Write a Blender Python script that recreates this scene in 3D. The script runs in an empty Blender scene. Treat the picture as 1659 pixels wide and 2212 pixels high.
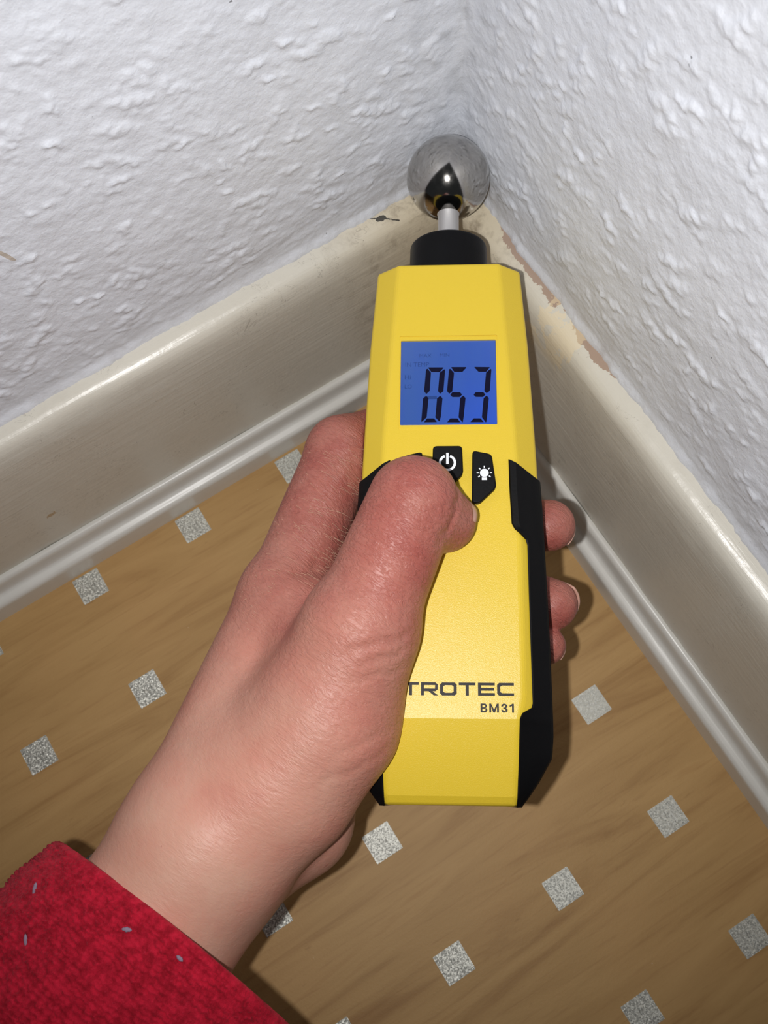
import bpy, bmesh, math, random
import numpy as np
from mathutils import Matrix, Vector

S = 0.001                       # all tables below are in millimetres
scene = bpy.context.scene
COL = scene.collection

# ------------------------------------------------------------------ camera, light, exposure
CAM = np.array([-120.0353, -163.5918, 380.3836])
RC = np.array([[0.84647574, -0.53148417, -0.03167652],      # image right
               [-0.51636612, -0.80498405, -0.29217583],     # image down
               [0.12978774, 0.26367643, -0.95583988]])      # view direction
cd = bpy.data.cameras.new('camera'); cam = bpy.data.objects.new('camera', cd); COL.objects.link(cam)
cd.sensor_fit = 'HORIZONTAL'; cd.sensor_width = 36.0; cd.lens = 36.0 * 2200.0 / 1659.0
cd.clip_start = 0.01; cd.clip_end = 50
cd.dof.use_dof = True; cd.dof.focus_distance = 0.272
cd.dof.aperture_fstop = (cd.lens) / 0.9                       # pupil of about 0.9 mm
M = Matrix.Identity(4)
for r in range(3):
    M[r][0] = RC[0][r]; M[r][1] = -RC[1][r]; M[r][2] = -RC[2][r]; M[r][3] = CAM[r] * S
cam.matrix_world = M
scene.camera = cam

world = bpy.data.worlds.new('world'); scene.world = world; world.use_nodes = True
bg = world.node_tree.nodes['Background']; bg.inputs[0].default_value = (0.9, 0.95, 1.0, 1); bg.inputs[1].default_value = 0.03

# the phone's flash LED, a little to the left of the lens
ld = bpy.data.lights.new('phone_flash', 'SPOT'); lamp = bpy.data.objects.new('phone_flash', ld); COL.objects.link(lamp)
ld.energy = 2.72; ld.color = (1.0, 0.985, 0.97); ld.shadow_soft_size = 0.0022
ld.spot_size = math.radians(100); ld.spot_blend = 1.0
LP = CAM + RC.T @ np.array([-15.0, 2.0, 0.0])
ML = M.copy()
for r in range(3): ML[r][3] = LP[r] * S
# aim slightly up the image, where the phone points its beam
ML = ML @ Matrix.Rotation(math.radians(8), 4, 'X') @ Matrix.Rotation(math.radians(-4), 4, 'Y')
lamp.matrix_world = ML

vs = scene.view_settings
vs.view_transform = 'Standard'; vs.look = 'None'; vs.gamma = 1; vs.use_curve_mapping = False; vs.exposure = 0.0
scene.display_settings.display_device = 'sRGB'

# ------------------------------------------------------------------ helpers
def srgb(r, g, b):
    f = lambda c: (c / 12.92 if c <= 0.04045 else ((c + 0.055) / 1.055) ** 2.4)
    return (f(r / 255), f(g / 255), f(b / 255), 1.0)

class NT:
    """small wrapper for building node materials"""
    def __init__(self, name):
        self.m = bpy.data.materials.new(name); self.m.use_nodes = True
        self.t = self.m.node_tree; self.t.nodes.clear()
        self.out = self.t.nodes.new('ShaderNodeOutputMaterial')
        self.b = self.t.nodes.new('ShaderNodeBsdfPrincipled')
        self.t.links.new(self.b.outputs[0], self.out.inputs[0])
        self.co = self.t.nodes.new('ShaderNodeTexCoord')
    def n(self, kind, **kw):
        nd = self.t.nodes.new(kind)
        for k, v in kw.items(): setattr(nd, k, v)
        return nd
    def put(self, sock, v):
        if hasattr(v, 'links') or isinstance(v, bpy.types.NodeSocket): self.t.links.new(v, sock)
        else: sock.default_value = v
    def set(self, **kw):
        for k, v in kw.items(): self.put(self.b.inputs[k.replace('_', ' ')], v)
    def mapping(self, scale=(1, 1, 1), rot=(0, 0, 0), loc=(0, 0, 0)):
        mp = self.n('ShaderNodeMapping')
        mp.inputs['Scale'].default_value = scale; mp.inputs['Rotation'].default_value = rot; mp.inputs['Location'].default_value = loc
        self.t.links.new(self.co.outputs['Object'], mp.inputs['Vector']); return mp.outputs[0]
    def noise(self, scale, detail=3, rough=0.5, vec=None, dist=0.0):
        nd = self.n('ShaderNodeTexNoise'); nd.inputs['Scale'].default_value = scale
        nd.inputs['Detail'].default_value = detail; nd.inputs['Roughness'].default_value = rough; nd.inputs['Distortion'].default_value = dist
        self.t.links.new(vec if vec is not None else self.co.outputs['Object'], nd.inputs['Vector']); return nd.outputs['Fac']
    def voronoi(self, scale, feature='F1', vec=None, out='Distance'):
        nd = self.n('ShaderNodeTexVoronoi'); nd.feature = feature; nd.inputs['Scale'].default_value = scale
        self.t.links.new(vec if vec is not None else self.co.outputs['Object'], nd.inputs['Vector']); return nd.outputs[out]
    def ramp(self, fac, stops):
        nd = self.n('ShaderNodeValToRGB'); self.put(nd.inputs[0], fac)
        e = nd.color_ramp.elements
        while len(e) < len(stops): e.new(0.5)
        for i, (p, col) in enumerate(stops):
            e[i].position = p; e[i].color = col if len(col) == 4 else (*col, 1)
        return nd.outputs[0]
    def mix(self, fac, a, b, mode='MIX'):
        nd = self.n('ShaderNodeMix'); nd.data_type = 'RGBA'; nd.blend_type = mode
        self.put(nd.inputs[0], fac); self.put(nd.inputs[6], a); self.put(nd.inputs[7], b); return nd.outputs[2]
    def math(self, op, a, b=0.0, c=0.0, clamp=False):
        nd = self.n('ShaderNodeMath'); nd.operation = op; nd.use_clamp = clamp
        self.put(nd.inputs[0], a); self.put(nd.inputs[1], b); self.put(nd.inputs[2], c); return nd.outputs[0]
    def sep(self):
        nd = self.n('ShaderNodeSeparateXYZ'); self.t.links.new(self.co.outputs['Object'], nd.inputs[0]); return nd.outputs
    def step(self, x, lo, hi):
        nd = self.n('ShaderNodeMapRange'); nd.interpolation_type = 'SMOOTHSTEP'
        self.put(nd.inputs[0], x); nd.inputs[1].default_value = lo; nd.inputs[2].default_value = hi; return nd.outputs[0]
    def bump(self, h, dist, strength=1.0, normal=None):
        nd = self.n('ShaderNodeBump'); nd.inputs['Distance'].default_value = dist; self.put(nd.inputs['Strength'], strength)
        self.put(nd.inputs['Height'], h)
        if normal is not None: self.t.links.new(normal, nd.inputs['Normal'])
        return nd.outputs[0]

def link_mesh(name, verts, faces, mat, parent=None, smooth=True, scale=S, ruler=None):
    v = np.asarray(verts, dtype=float)
    if ruler: v = ruler(v)
    me = bpy.data.meshes.new(name)
    me.from_pydata((v * scale).tolist(), [], [list(map(int, f)) for f in faces]); me.update()
    bm = bmesh.new(); bm.from_mesh(me); bmesh.ops.recalc_face_normals(bm, faces=bm.faces); bm.to_mesh(me); bm.free()
    me.polygons.foreach_set('use_smooth', [smooth] * len(me.polygons))
    if mat: me.materials.append(mat)
    o = bpy.data.objects.new(name, me); COL.objects.link(o)
    if parent: o.parent = parent
    return o

def fast_mesh(name, v, quads, mat, parent=None, smooth=True, scale=S):
    me = bpy.data.meshes.new(name)
    v = np.ascontiguousarray(v * scale, dtype=np.float32); q = np.ascontiguousarray(quads, dtype=np.int32)
    me.vertices.add(len(v)); me.vertices.foreach_set('co', v.ravel())
    me.loops.add(q.size); me.loops.foreach_set('vertex_index', q.ravel())
    me.polygons.add(len(q)); me.polygons.foreach_set('loop_start', np.arange(0, q.size, 4, dtype=np.int32))
    me.update(calc_edges=True); me.validate()
    me.polygons.foreach_set('use_smooth', np.full(len(me.polygons), smooth))
    if mat: me.materials.append(mat)
    o = bpy.data.objects.new(name, me); COL.objects.link(o)
    if parent: o.parent = parent
    return o

def bevel(o, w, seg=3, ang=25):
    b = o.modifiers.new('bevel', 'BEVEL'); b.width = w * S; b.segments = seg; b.limit_method = 'ANGLE'; b.angle_limit = math.radians(ang)
    b.harden_normals = False
    return o

def autosmooth(o, deg=35):
    me = o.data
    bm = bmesh.new(); bm.from_mesh(me); a = math.radians(deg)
    for e in bm.edges: e.smooth = not (len(e.link_faces) == 2 and e.calc_face_angle(0) > a)
    bm.to_mesh(me); bm.free(); me.update(); return o

def prism(poly, z0, z1):
    n = len(poly)
    v = [(x, y, z0) for x, y in poly] + [(x, y, z1) for x, y in poly]
    f = [list(range(n))[::-1], list(range(n, 2 * n))] + [[i, (i + 1) % n, n + (i + 1) % n, n + i] for i in range(n)]
    return v, f

def prisms(polys, z0, z1):
    V, F = [], []
    for p in polys:
        v, f = prism(p, z0, z1); o = len(V); V += v; F += [[i + o for i in q] for q in f]
    return V, F

def rect(x0, y0, x1, y1): return [(x0, y0), (x1, y0), (x1, y1), (x0, y1)]

def rounded(poly, r, seg=5):
    out = []; n = len(poly)
    for i in range(n):
        p0, p, p1 = (np.array(poly[(i + k) % n], float) for k in (-1, 0, 1))
        a = p0 - p; b = p1 - p; la, lb = np.linalg.norm(a), np.linalg.norm(b)
        t = min(r, la * 0.45, lb * 0.45); A = p + a / la * t; B = p + b / lb * t
        for k in range(seg + 1):
            s = k / seg; out.append(tuple((1 - s) ** 2 * A + 2 * s * (1 - s) * p + s * s * B))
    return out

def lathe(profile, seg=48):
    """profile of (r, y): turned about the y axis"""
    V, F = [], []
    for r, y in profile:
        for k in range(seg):
            a = 2 * math.pi * k / seg; V.append((r * math.cos(a), y, r * math.sin(a)))
    for i in range(len(profile) - 1):
        for k in range(seg):
            k2 = (k + 1) % seg; F.append([i * seg + k, i * seg + k2, (i + 1) * seg + k2, (i + 1) * seg + k])
    F.append(list(range(seg))); F.append([(len(profile) - 1) * seg + k for k in range(seg)])
    return V, F

def tag(o, label=None, cat=None, group=None, kind=None):
    for k, v in (('label', label), ('category', cat), ('group', group), ('kind', kind)):
        if v: o[k] = v
    return o

def vnoise(x, y, seed):
    """smooth value noise on arrays"""
    rs = np.random.RandomState(seed); T = rs.rand(256, 256)
    xi = np.floor(x).astype(int); yi = np.floor(y).astype(int); fx = x - xi; fy = y - yi
    fx = fx * fx * (3 - 2 * fx); fy = fy * fy * (3 - 2 * fy)
    g = lambda a, b: T[a % 256, b % 256]
    return (g(xi, yi) * (1 - fx) * (1 - fy) + g(xi + 1, yi) * fx * (1 - fy) + g(xi, yi + 1) * (1 - fx) * fy + g(xi + 1, yi + 1) * fx * fy) * 2 - 1

def sstep(x, a, b):
    t = np.clip((x - a) / (b - a), 0, 1); return t * t * (3 - 2 * t)

# ------------------------------------------------------------------ room materials
def wall_material():
    t = NT('white_wallpaper_paint'); x, y, z = t.sep()
    base = t.mix(t.noise(25, 3), srgb(221, 225, 234), srgb(231, 234, 241))
    # grey grime where fingers and damp have marked the corner
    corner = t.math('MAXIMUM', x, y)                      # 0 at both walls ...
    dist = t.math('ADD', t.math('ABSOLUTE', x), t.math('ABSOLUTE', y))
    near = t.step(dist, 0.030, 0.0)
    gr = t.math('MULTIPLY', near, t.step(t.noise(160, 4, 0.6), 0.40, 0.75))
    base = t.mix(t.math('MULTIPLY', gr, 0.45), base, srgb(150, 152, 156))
    lowdirt = t.math('MULTIPLY', t.step(z, 0.126, 0.101), t.step(t.noise(90, 4, 0.65), 0.45, 0.8))
    base = t.mix(t.math('MULTIPLY', lowdirt, 0.28), base, srgb(150, 140, 135))
    # a yellowish streak of old glue out on the left wall
    sx_ = t.math('SUBTRACT', x, -0.1335); sz_ = t.math('SUBTRACT', z, 0.1662)
    su = t.math('ADD', t.math('MULTIPLY', sx_, 0.37), t.math('MULTIPLY', sz_, -0.93)); sv = t.math('ADD', t.math('MULTIPLY', sx_, 0.93), t.math('MULTIPLY', sz_, 0.37))
    glue = t.math('ADD', t.math('POWER', t.math('DIVIDE', su, 0.0042), 2.0), t.math('POWER', t.math('DIVIDE', sv, 0.0007), 2.0))
    glue = t.math('LESS_THAN', t.math('ADD', glue, t.math('MULTIPLY', t.noise(700, 3, 0.6), 0.8)), 1.1)
    base = t.mix(t.math('MULTIPLY', glue, 0.6), base, srgb(165, 138, 92))
    speck = t.math('GREATER_THAN', t.noise(520, 2, 0.6), 0.785)
    base = t.mix(t.math('MULTIPLY', speck, 0.8), base, srgb(90, 90, 92))
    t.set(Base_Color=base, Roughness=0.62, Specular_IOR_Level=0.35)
    fine = t.noise(900, 4, 0.6); mid = t.noise(330, 3, 0.55, dist=0.4)
    n1 = t.bump(mid, 0.0004, 0.45); t.set(Normal=t.bump(fine, 0.00035, 0.55, n1))
    return t.m

def board_material(name, axis, chips):
    t = NT(name); x, y, z = t.sep()
    along, across = (x, y) if axis == 'x' else (y, x)
    st = (18, 420, 420) if axis == 'x' else (420, 18, 420)
    streak = t.noise(1.0, 4, 0.6, vec=t.mapping(scale=st), dist=0.3)
    base = t.mix(t.noise(30, 4, 0.6), srgb(207, 202, 189), srgb(219, 215, 203))
    crn = t.step(along, -0.062, -0.018)                    # yellowed paint and grime towards the corner
    base = t.mix(t.math('MULTIPLY', crn, 0.75), base, srgb(217, 202, 172))
    grime = t.math('MULTIPLY', t.math('ADD', t.math('MULTIPLY', crn, 0.9), 0.12), t.step(t.noise(120, 5, 0.7), 0.46, 0.75))
    base = t.mix(t.math('MULTIPLY', grime, 0.75), base, srgb(132, 116, 96))
    speck = t.math('GREATER_THAN', t.noise(700, 2, 0.6), 0.775)
    base = t.mix(t.math('MULTIPLY', speck, 0.85), base, srgb(84, 72, 60))
    top = t.step(z, 0.0915, 0.0955)
    hair = t.math('LESS_THAN', t.math('ABSOLUTE', t.math('SUBTRACT', t.noise(75, 4, 0.7, dist=1.2), 0.5)), 0.0035)
    hair = t.math('MULTIPLY', hair, t.math('GREATER_THAN', t.noise(60, 2, 0.5, vec=t.mapping(loc=(3, 1, 2))), 0.56))
    base = t.mix(t.math('MULTIPLY', hair, 0.35), base, srgb(110, 100, 88))
    h = streak
    if chips:
        # bare brown undercoat where the white paint has come away along the wall
        edge = t.math('ADD', t.math('ABSOLUTE', across), t.math('MULTIPLY', t.math('SUBTRACT', t.noise(230, 5, 0.7), 0.5), 0.0060))
        width = t.math('MULTIPLY', t.step(t.noise(45, 2, 0.5, vec=t.mapping(loc=(0.2, 0.013, 0))), 0.36, 0.62), 0.0034)
        rng = t.math('MULTIPLY', t.step(along, -0.098, -0.080), t.step(along, -0.022, -0.034))
        chip = t.math('MULTIPLY', t.math('LESS_THAN', edge, t.math('ADD', t.math('MULTIPLY', width, rng), t.math('MULTIPLY', rng, 0.0004))), rng)
        chip = t.math('MULTIPLY', t.math('GREATER_THAN', chip, 0.3), top)
        base = t.mix(chip, base, srgb(170, 147, 130))
        # cream filler showing through in a ragged patch
        pt = t.math('MULTIPLY', t.step(along, -0.100, -0.070), t.step(along, -0.035, -0.055))
        cr = t.math('MULTIPLY', t.math('GREATER_THAN', t.math('MULTIPLY', t.noise(110, 5, 0.65, vec=t.mapping(loc=(0.5, 0, 0))), pt), 0.5), t.step(z, 0.080, 0.09))
        base = t.mix(t.math('MULTIPLY', cr, 0.45), base, srgb(236, 216, 176))
        h = t.math('SUBTRACT', streak, t.math('MULTIPLY', chip, 0.9))
    else:
        # gouge with dark plaster in it, near the corner, and its crack
        dx = t.math('SUBTRACT', x, -0.0312); dy = t.math('SUBTRACT', y, -0.0036)
        wob = t.math('MULTIPLY', t.math('SUBTRACT', t.noise(620, 4, 0.7), 0.5), 0.0046)
        a = t.math('ADD', t.math('MULTIPLY', dx, 0.70), t.math('MULTIPLY', dy, -0.42))
        b = t.math('ADD', t.math('MULTIPLY', dx, 0.52), t.math('MULTIPLY', dy, 0.85))
        r1 = t.math('ADD', t.math('SQRT', t.math('ADD', t.math('POWER', dx, 2.0), t.math('POWER', t.math('MULTIPLY', dy, 1.5), 2.0))), wob)
        hole = t.math('LESS_THAN', r1, 0.0016)
        crack = t.math('MULTIPLY', t.math('LESS_THAN', t.math('ABSOLUTE', t.math('ADD', b, t.math('MULTIPLY', wob, 0.25))), 0.00020), t.math('LESS_THAN', t.math('ABSOLUTE', a), 0.0048))
        g = t.math('MULTIPLY', t.math('MAXIMUM', hole, crack), top)
        base = t.mix(t.math('MULTIPLY', g, 0.93), base, srgb(52, 50, 48))
        # mustard scuff low on the face
        ex = t.math('DIVIDE', t.math('SUBTRACT', x, -0.1727), 0.0045); ez = t.math('DIVIDE', t.math('SUBTRACT', z, 0.0454), 0.0032)
        rr = t.math('ADD', t.math('ADD', t.math('POWER', ex, 2.0), t.math('POWER', ez, 2.0)), t.math('MULTIPLY', t.noise(420, 4, 0.7), 2.2))
        base = t.mix(t.math('MULTIPLY', t.math('LESS_THAN', rr, 1.25), 0.7), base, srgb(170, 128, 52))
        h = t.math('SUBTRACT', streak, t.math('MULTIPLY', g, 1.5))
    t.set(Base_Color=base, Roughness=t.mix(streak, (0.24,) * 3 + (1,), (0.40,) * 3 + (1,)), Specular_IOR_Level=0.5)
    n1 = t.bump(h, 0.0006, 0.32); t.set(Normal=t.bump(t.noise(260, 3, 0.6), 0.0003, 0.4, n1))
    return t.m

def bead_material(axis):
    t = NT('white_gloss_bead_' + axis)
    st = (25, 500, 500) if axis == 'x' else (500, 25, 500)
    streak = t.noise(1.0, 4, 0.6, vec=t.mapping(scale=st))
    base = t.mix(t.noise(60, 4, 0.6), srgb(214, 212, 205), srgb(228, 227, 222))
    speck = t.math('GREATER_THAN', t.noise(800, 2, 0.6), 0.76)
    base = t.mix(t.math('MULTIPLY', speck, 0.5), base, srgb(110, 104, 96))
    t.set(Base_Color=base, Roughness=0.32, Normal=t.bump(streak, 0.0003, 0.35))
    return t.m

def floor_material():
    t = NT('vinyl_wood_print')
    rot = (0, 0, math.radians(-4))
    g1 = t.noise(1.0, 5, 0.55, vec=t.mapping(scale=(9, 75, 1), rot=rot), dist=1.2)
    g2 = t.noise(1.0, 4, 0.6, vec=t.mapping(scale=(40, 520, 1), rot=rot), dist=0.4)
    blot = t.noise(14, 3, 0.5)
    base = t.ramp(g1, [(0.25, srgb(156, 116, 68)), (0.45, srgb(184, 146, 93)), (0.62, srgb(193, 155, 101)), (0.80, srgb(172, 130, 78))])
    base = t.mix(t.math('MULTIPLY', t.step(g2, 0.52, 0.78), 0.28), base, srgb(138, 92, 50))
    base = t.mix(t.math('MULTIPLY', t.step(blot, 0.45, 0.72), 0.22), base, srgb(206, 158, 104))
    dirt = t.math('MULTIPLY', t.step(t.noise(130, 4, 0.6, vec=t.mapping(scale=(0.6, 1.5, 1))), 0.66, 0.80), 0.5)
    base = t.mix(dirt, base, srgb(124, 80, 36))
    crumb = t.math('GREATER_THAN', t.noise(640, 2, 0.5), 0.80)
    base = t.mix(t.math('MULTIPLY', crumb, 0.7), base, srgb(236, 224, 200))
    t.set(Base_Color=base, Roughness=0.52, Specular_IOR_Level=0.35)
    t.set(Normal=t.bump(t.noise(1100, 3, 0.6), 0.0002, 0.35))
    return t.m

def glitter_material():
    t = NT('silver_glitter_print')
    cell = t.voronoi(2600, out='Color')
    sx = t.n('ShaderNodeSeparateColor'); t.t.links.new(cell, sx.inputs[0])
    col = t.ramp(sx.outputs[0], [(0.0, srgb(165, 165, 158)), (0.5, srgb(196, 196, 188)), (0.85, srgb(220, 220, 210)), (1.0, srgb(250, 250, 240))])
    t.set(Base_Color=col, Metallic=0.5, Roughness=0.5)
    # every flake is tipped its own way
    vm = t.n('ShaderNodeVectorMath'); vm.operation = 'MULTIPLY_ADD'
    t.t.links.new(cell, vm.inputs[0]); vm.inputs[1].default_value = (0.36, 0.36, 0.1); vm.inputs[2].default_value = (-0.18, -0.18, 0.95)
    nm = t.n('ShaderNodeVectorMath'); nm.operation = 'NORMALIZE'; t.t.links.new(vm.outputs[0], nm.inputs[0])
    t.set(Normal=nm.outputs[0])
    return t.m

MAT_WALL = wall_material(); MAT_FLOOR = floor_material(); MAT_GLIT = glitter_material()

# ------------------------------------------------------------------ room: floor
v, f = prism(rect(-1100, -1100, 60, 60), -4, 0)
floor = tag(link_mesh('floor', v, f, MAT_FLOOR, smooth=False), 'wood-look vinyl floor printed with silver squares', kind='structure')
sq = None
for i in range(-4, 3):
    for j in range(0, 6):
        cx, cy = -134.27 + 45.36 * i, -22.91 - 46.49 * j
        if cx < -290 or cy > -18: continue
        if sq is None:
            v, f = prism(rounded(rect(-5.35, -5.35, 5.35, 5.35), 0.3, 2), -0.05, 0.12)
            sq = link_mesh('inlay_square', v, f, MAT_GLIT, floor, smooth=False); o = sq
        else:
            o = sq.copy(); COL.objects.link(o)
        o.location = (cx * S, cy * S, 0)

# ------------------------------------------------------------------ room: walls with raised woodchip paper
def wall(side, seed):
    s = np.concatenate([np.arange(0, 190, 0.6), np.arange(190, 360, 1.0), np.geomspace(360, 1100, 20)])
    z = np.concatenate([np.linspace(0, 92, 6)[:-1], np.arange(92, 250, 0.6), np.arange(250, 330, 1.0), np.geomspace(330, 900, 20)])
    SS, ZZ = np.meshgrid(s, z, indexing='ij')
    h = np.zeros_like(SS)
    rs = np.random.RandomState(seed)
    fine = (SS < 365) & (ZZ < 335)
    for k in range(3150):
        s0, z0 = rs.uniform(0, 365), rs.uniform(95, 335)
        a = rs.uniform(0.7, 1.9); b = a * rs.uniform(1.0, 3.2); th = rs.normal(0.6, 0.6); amp = 0.08 + 0.62 * rs.rand() ** 2.6
        i0, i1 = np.searchsorted(s, [s0 - 8, s0 + 8]); j0, j1 = np.searchsorted(z, [z0 - 8, z0 + 8])
        if i1 <= i0 or j1 <= j0: continue
        X = SS[i0:i1, j0:j1] - s0; Y = ZZ[i0:i1, j0:j1] - z0
        u = X * math.cos(th) + Y * math.sin(th); w = -X * math.sin(th) + Y * math.cos(th)
        w = w + 0.45 * np.sin(u * 1.3 + k); u = u + 0.5 * np.sin(w * 1.9 + 2.1 * k)
        q = (u / b) ** 2 + (w / a) ** 2
        h[i0:i1, j0:j1] = np.maximum(h[i0:i1, j0:j1], amp * np.exp(-q ** 1.9 * 0.7) * (1 + 0.25 * np.sin(u * 2.3 + k)))
    for sc, am in ((0.05, 0.45), (0.14, 0.16), (0.42, 0.10), (0.95, 0.075)):
        h += am * vnoise(SS * sc + 17, ZZ * sc + 5, seed + int(sc * 100)) * np.where(fine, 1, 0.6 if sc < 0.1 else 0.0)
    # brushed wrinkles where the paper was pressed in above the skirting
    h += 0.16 * vnoise(SS * 0.09 + ZZ * 0.05, ZZ * 0.95 + SS * 0.12, seed + 9) * sstep(ZZ, 128, 108) * fine
    h *= (0.30 + 0.70 * sstep(SS, 1, 16)) * (0.25 + 0.75 * sstep(ZZ, 101, 116))
    h = h + 0.55
    h += 1.1 * np.clip(1 - SS / 5.0, 0, 1) ** 2                                   # paper rounding into the corner
    bead = sstep(ZZ, 104.5, 100.5) * (1.0 + 0.55 * vnoise(SS * 0.16, ZZ * 0 + 3, seed + 3) + 0.3 * vnoise(SS * 0.6, ZZ * 0 + 7, seed + 4))
    h += 0.9 * bead                                                               # paint built up on the joint
    h = np.where(ZZ < 97, 0.2, h)
    if side == 'left': V = np.stack([-SS, -h, ZZ], -1)
    else: V = np.stack([-h, -SS, ZZ], -1)
    ns, nz = len(s), len(z); idx = np.arange(ns * nz).reshape(ns, nz)
    q = np.stack([idx[:-1, :-1], idx[1:, :-1], idx[1:, 1:], idx[:-1, 1:]], -1).reshape(-1, 4)
    if side == 'left': q = q[:, ::1]
    else: q = q[:, ::-1]
    return fast_mesh('wall_' + side, V.reshape(-1, 3), q, MAT_WALL)

tag(wall('left', 11), 'white woodchip-papered wall on the left of the corner', kind='structure')
tag(wall('right', 23), 'white woodchip-papered wall on the right of the corner', kind='structure')

# ------------------------------------------------------------------ room: skirting boards and the bead along the floor, mitred in the corner
BOARD = [(0.0, 100.2), (2.4, 100.1), (4.8, 99.6), (6.6, 98.6), (7.8, 96.9), (8.5, 94.2), (8.95, 91.0), (9.2, 87.5), (9.3, 83.5), (9.3, 78.0), (9.3, 60), (9.3, 40), (9.3, 22), (9.3, 0.5)]
BEAD = [(9.3, 22.0), (10.4, 22.3), (11.4, 21.8), (12.05, 20.6), (12.2, 18.8), (12.2, 16.2), (12.35, 14.6), (12.8, 13.7), (13.8, 13.2), (15.2, 12.8), (16.1, 12.2), (16.5, 11.2), (16.55, 10.2), (16.55, 5), (16.55, 0.02)]
def skirting(name, profile, side, mat, seed, wob):
    s = np.concatenate([np.arange(0, 200, 1.6), np.geomspace(200, 1080, 14)])
    P = np.array(profile); n = len(P)
    SS, K = np.meshgrid(s, np.arange(n), indexing='ij')
    d = P[K, 0]; z = P[K, 1].copy()
    mid = (K > 0) & (K < n - 1)
    d = d + mid * wob * (vnoise(SS * 0.05, K * 0.5, seed) + 0.5 * vnoise(SS * 0.2, K * 0.9, seed + 1)) * (SS < 205)
    z = z + mid * (K < 8) * wob * 0.8 * vnoise(SS * 0.08, K * 0.4, seed + 2) * (SS < 205)
    along = np.where(SS == 0, P[K, 0], np.maximum(SS, P[K, 0] + 0.05 * SS))       # first row is the mitre
    V = np.stack([-along, -d, z], -1) if side == 'left' else np.stack([-d, -along, z], -1)
    idx = np.arange(len(s) * n).reshape(len(s), n)
    q = np.stack([idx[:-1, :-1], idx[1:, :-1], idx[1:, 1:], idx[:-1, 1:]], -1).reshape(-1, 4)
    if side == 'left': q = q[:, ::-1]
    return autosmooth(fast_mesh(name, V.reshape(-1, 3), q, mat), 50)
tag(skirting('baseboard_left', BOARD, 'left', board_material('cream_gloss_board_gouged', 'x', False), 5, 0.22), 'cream gloss skirting board with a dark gouge, left side', kind='structure')
tag(skirting('baseboard_right', BOARD, 'right', board_material('cream_gloss_board_chipped', 'y', True), 6, 0.26), 'cream gloss skirting board with chipped brown edge, right side', kind='structure')
tag(skirting('trim_1', BEAD, 'left', bead_material('x'), 7, 0.06), 'white moulded bead along the floor, left side', kind='structure')
tag(skirting('trim_2', BEAD, 'right', bead_material('y'), 8, 0.06), 'white moulded bead along the floor, right side', kind='structure')

# ------------------------------------------------------------------ moisture meter: frame (x right, y towards the ball, z out of its face)
P0 = np.array([-12.4304, -12.6997, 117.0840])
DX = np.array([0.83834, -0.54429, 0.03069]); DY = np.array([0.54247, 0.83847, 0.05189])
DX /= np.linalg.norm(DX); DY -= DX * (DX @ DY); DY /= np.linalg.norm(DY); DZ = np.cross(DX, DY)
FR = Matrix.Identity(4)
for r in range(3): FR[r][0], FR[r][1], FR[r][2], FR[r][3] = DX[r], DY[r], DZ[r], P0[r] * S
# ruler correction for lengths read along the body
RUL_A = [0, 24, 36, 60, 85, 94, 117, 142, 161, 170, 181, 200]; RUL_B = [0, 22.6, 34.1, 57.6, 82.3, 91.3, 114.5, 140.0, 159.6, 169.0, 180.5, 199.6]
def fit(v):
    v = np.array(v, float); l = -v[:, 1]; v[:, 0] *= 1 + 0.00027 * l; v[:, 1] = -np.interp(l, RUL_A, RUL_B); return v
meter = bpy.data.objects.new('moisture_meter', None); COL.objects.link(meter); meter.empty_display_size = 0.01
meter.matrix_world = FR
tag(meter, 'yellow handheld moisture meter with steel ball probe and blue screen', 'moisture meter')

def yellow_material():
    t = NT('yellow_abs_plastic')
    base = t.mix(t.noise(8, 2), srgb(226, 194, 50), srgb(229, 198, 56))
    t.set(Base_Color=base, Roughness=0.34, Specular_IOR_Level=0.5)
    g = t.noise(4200, 2, 0.6)
    t.set(Normal=t.bump(g, 0.00009, 0.55), Subsurface_Weight=0.0)
    return t.m
def rubber_material(name='black_rubber', rough=0.55):
    t = NT(name); t.set(Base_Color=srgb(11, 11, 13), Roughness=rough, Specular_IOR_Level=0.16, Normal=t.bump(t.noise(1500, 2, 0.6), 0.0001, 0.35)); return t.m
def plain(name, col, rough=0.5, metal=0.0, **kw):
    t = NT(name); t.set(Base_Color=t.mix(t.noise(300, 2), tuple(c * 0.96 for c in col[:3]) + (1,), col), Roughness=rough, Metallic=metal, **kw); return t.m
MAT_YEL = yellow_material(); MAT_RUB = rubber_material(); MAT_COLLAR = rubber_material('black_plastic', 0.42)
MAT_PRINT = plain('dark_print', srgb(40, 36, 35), 0.5, Specular_IOR_Level=0.22); MAT_WHITE = plain('white_icon_print', srgb(236, 240, 246), 0.5)

def steel_material():
    t = NT('polished_steel'); sc = t.noise(1.0, 4, 0.6, vec=t.mapping(scale=(500, 60, 500)))
    t.set(Base_Color=srgb(178, 175, 171), Metallic=1.0, Roughness=t.ramp(sc, [(0.3, (0.06,) * 3), (0.8, (0.18,) * 3)]))
    return t.m
# ball
NL, NM = 36, 72
prof = [(12.45 * math.sin(math.pi * (i + 0.001) / NL), 12.45 * math.cos(math.pi * (i + 0.001) / NL)) for i in range(NL + 1)]
v, f = lathe([(abs(r) + 1e-4, y) for r, y in prof], NM)
link_mesh('probe_ball', v, f, steel_material(), meter)['label'] = 'polished steel ball pressed into the corner'
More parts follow.
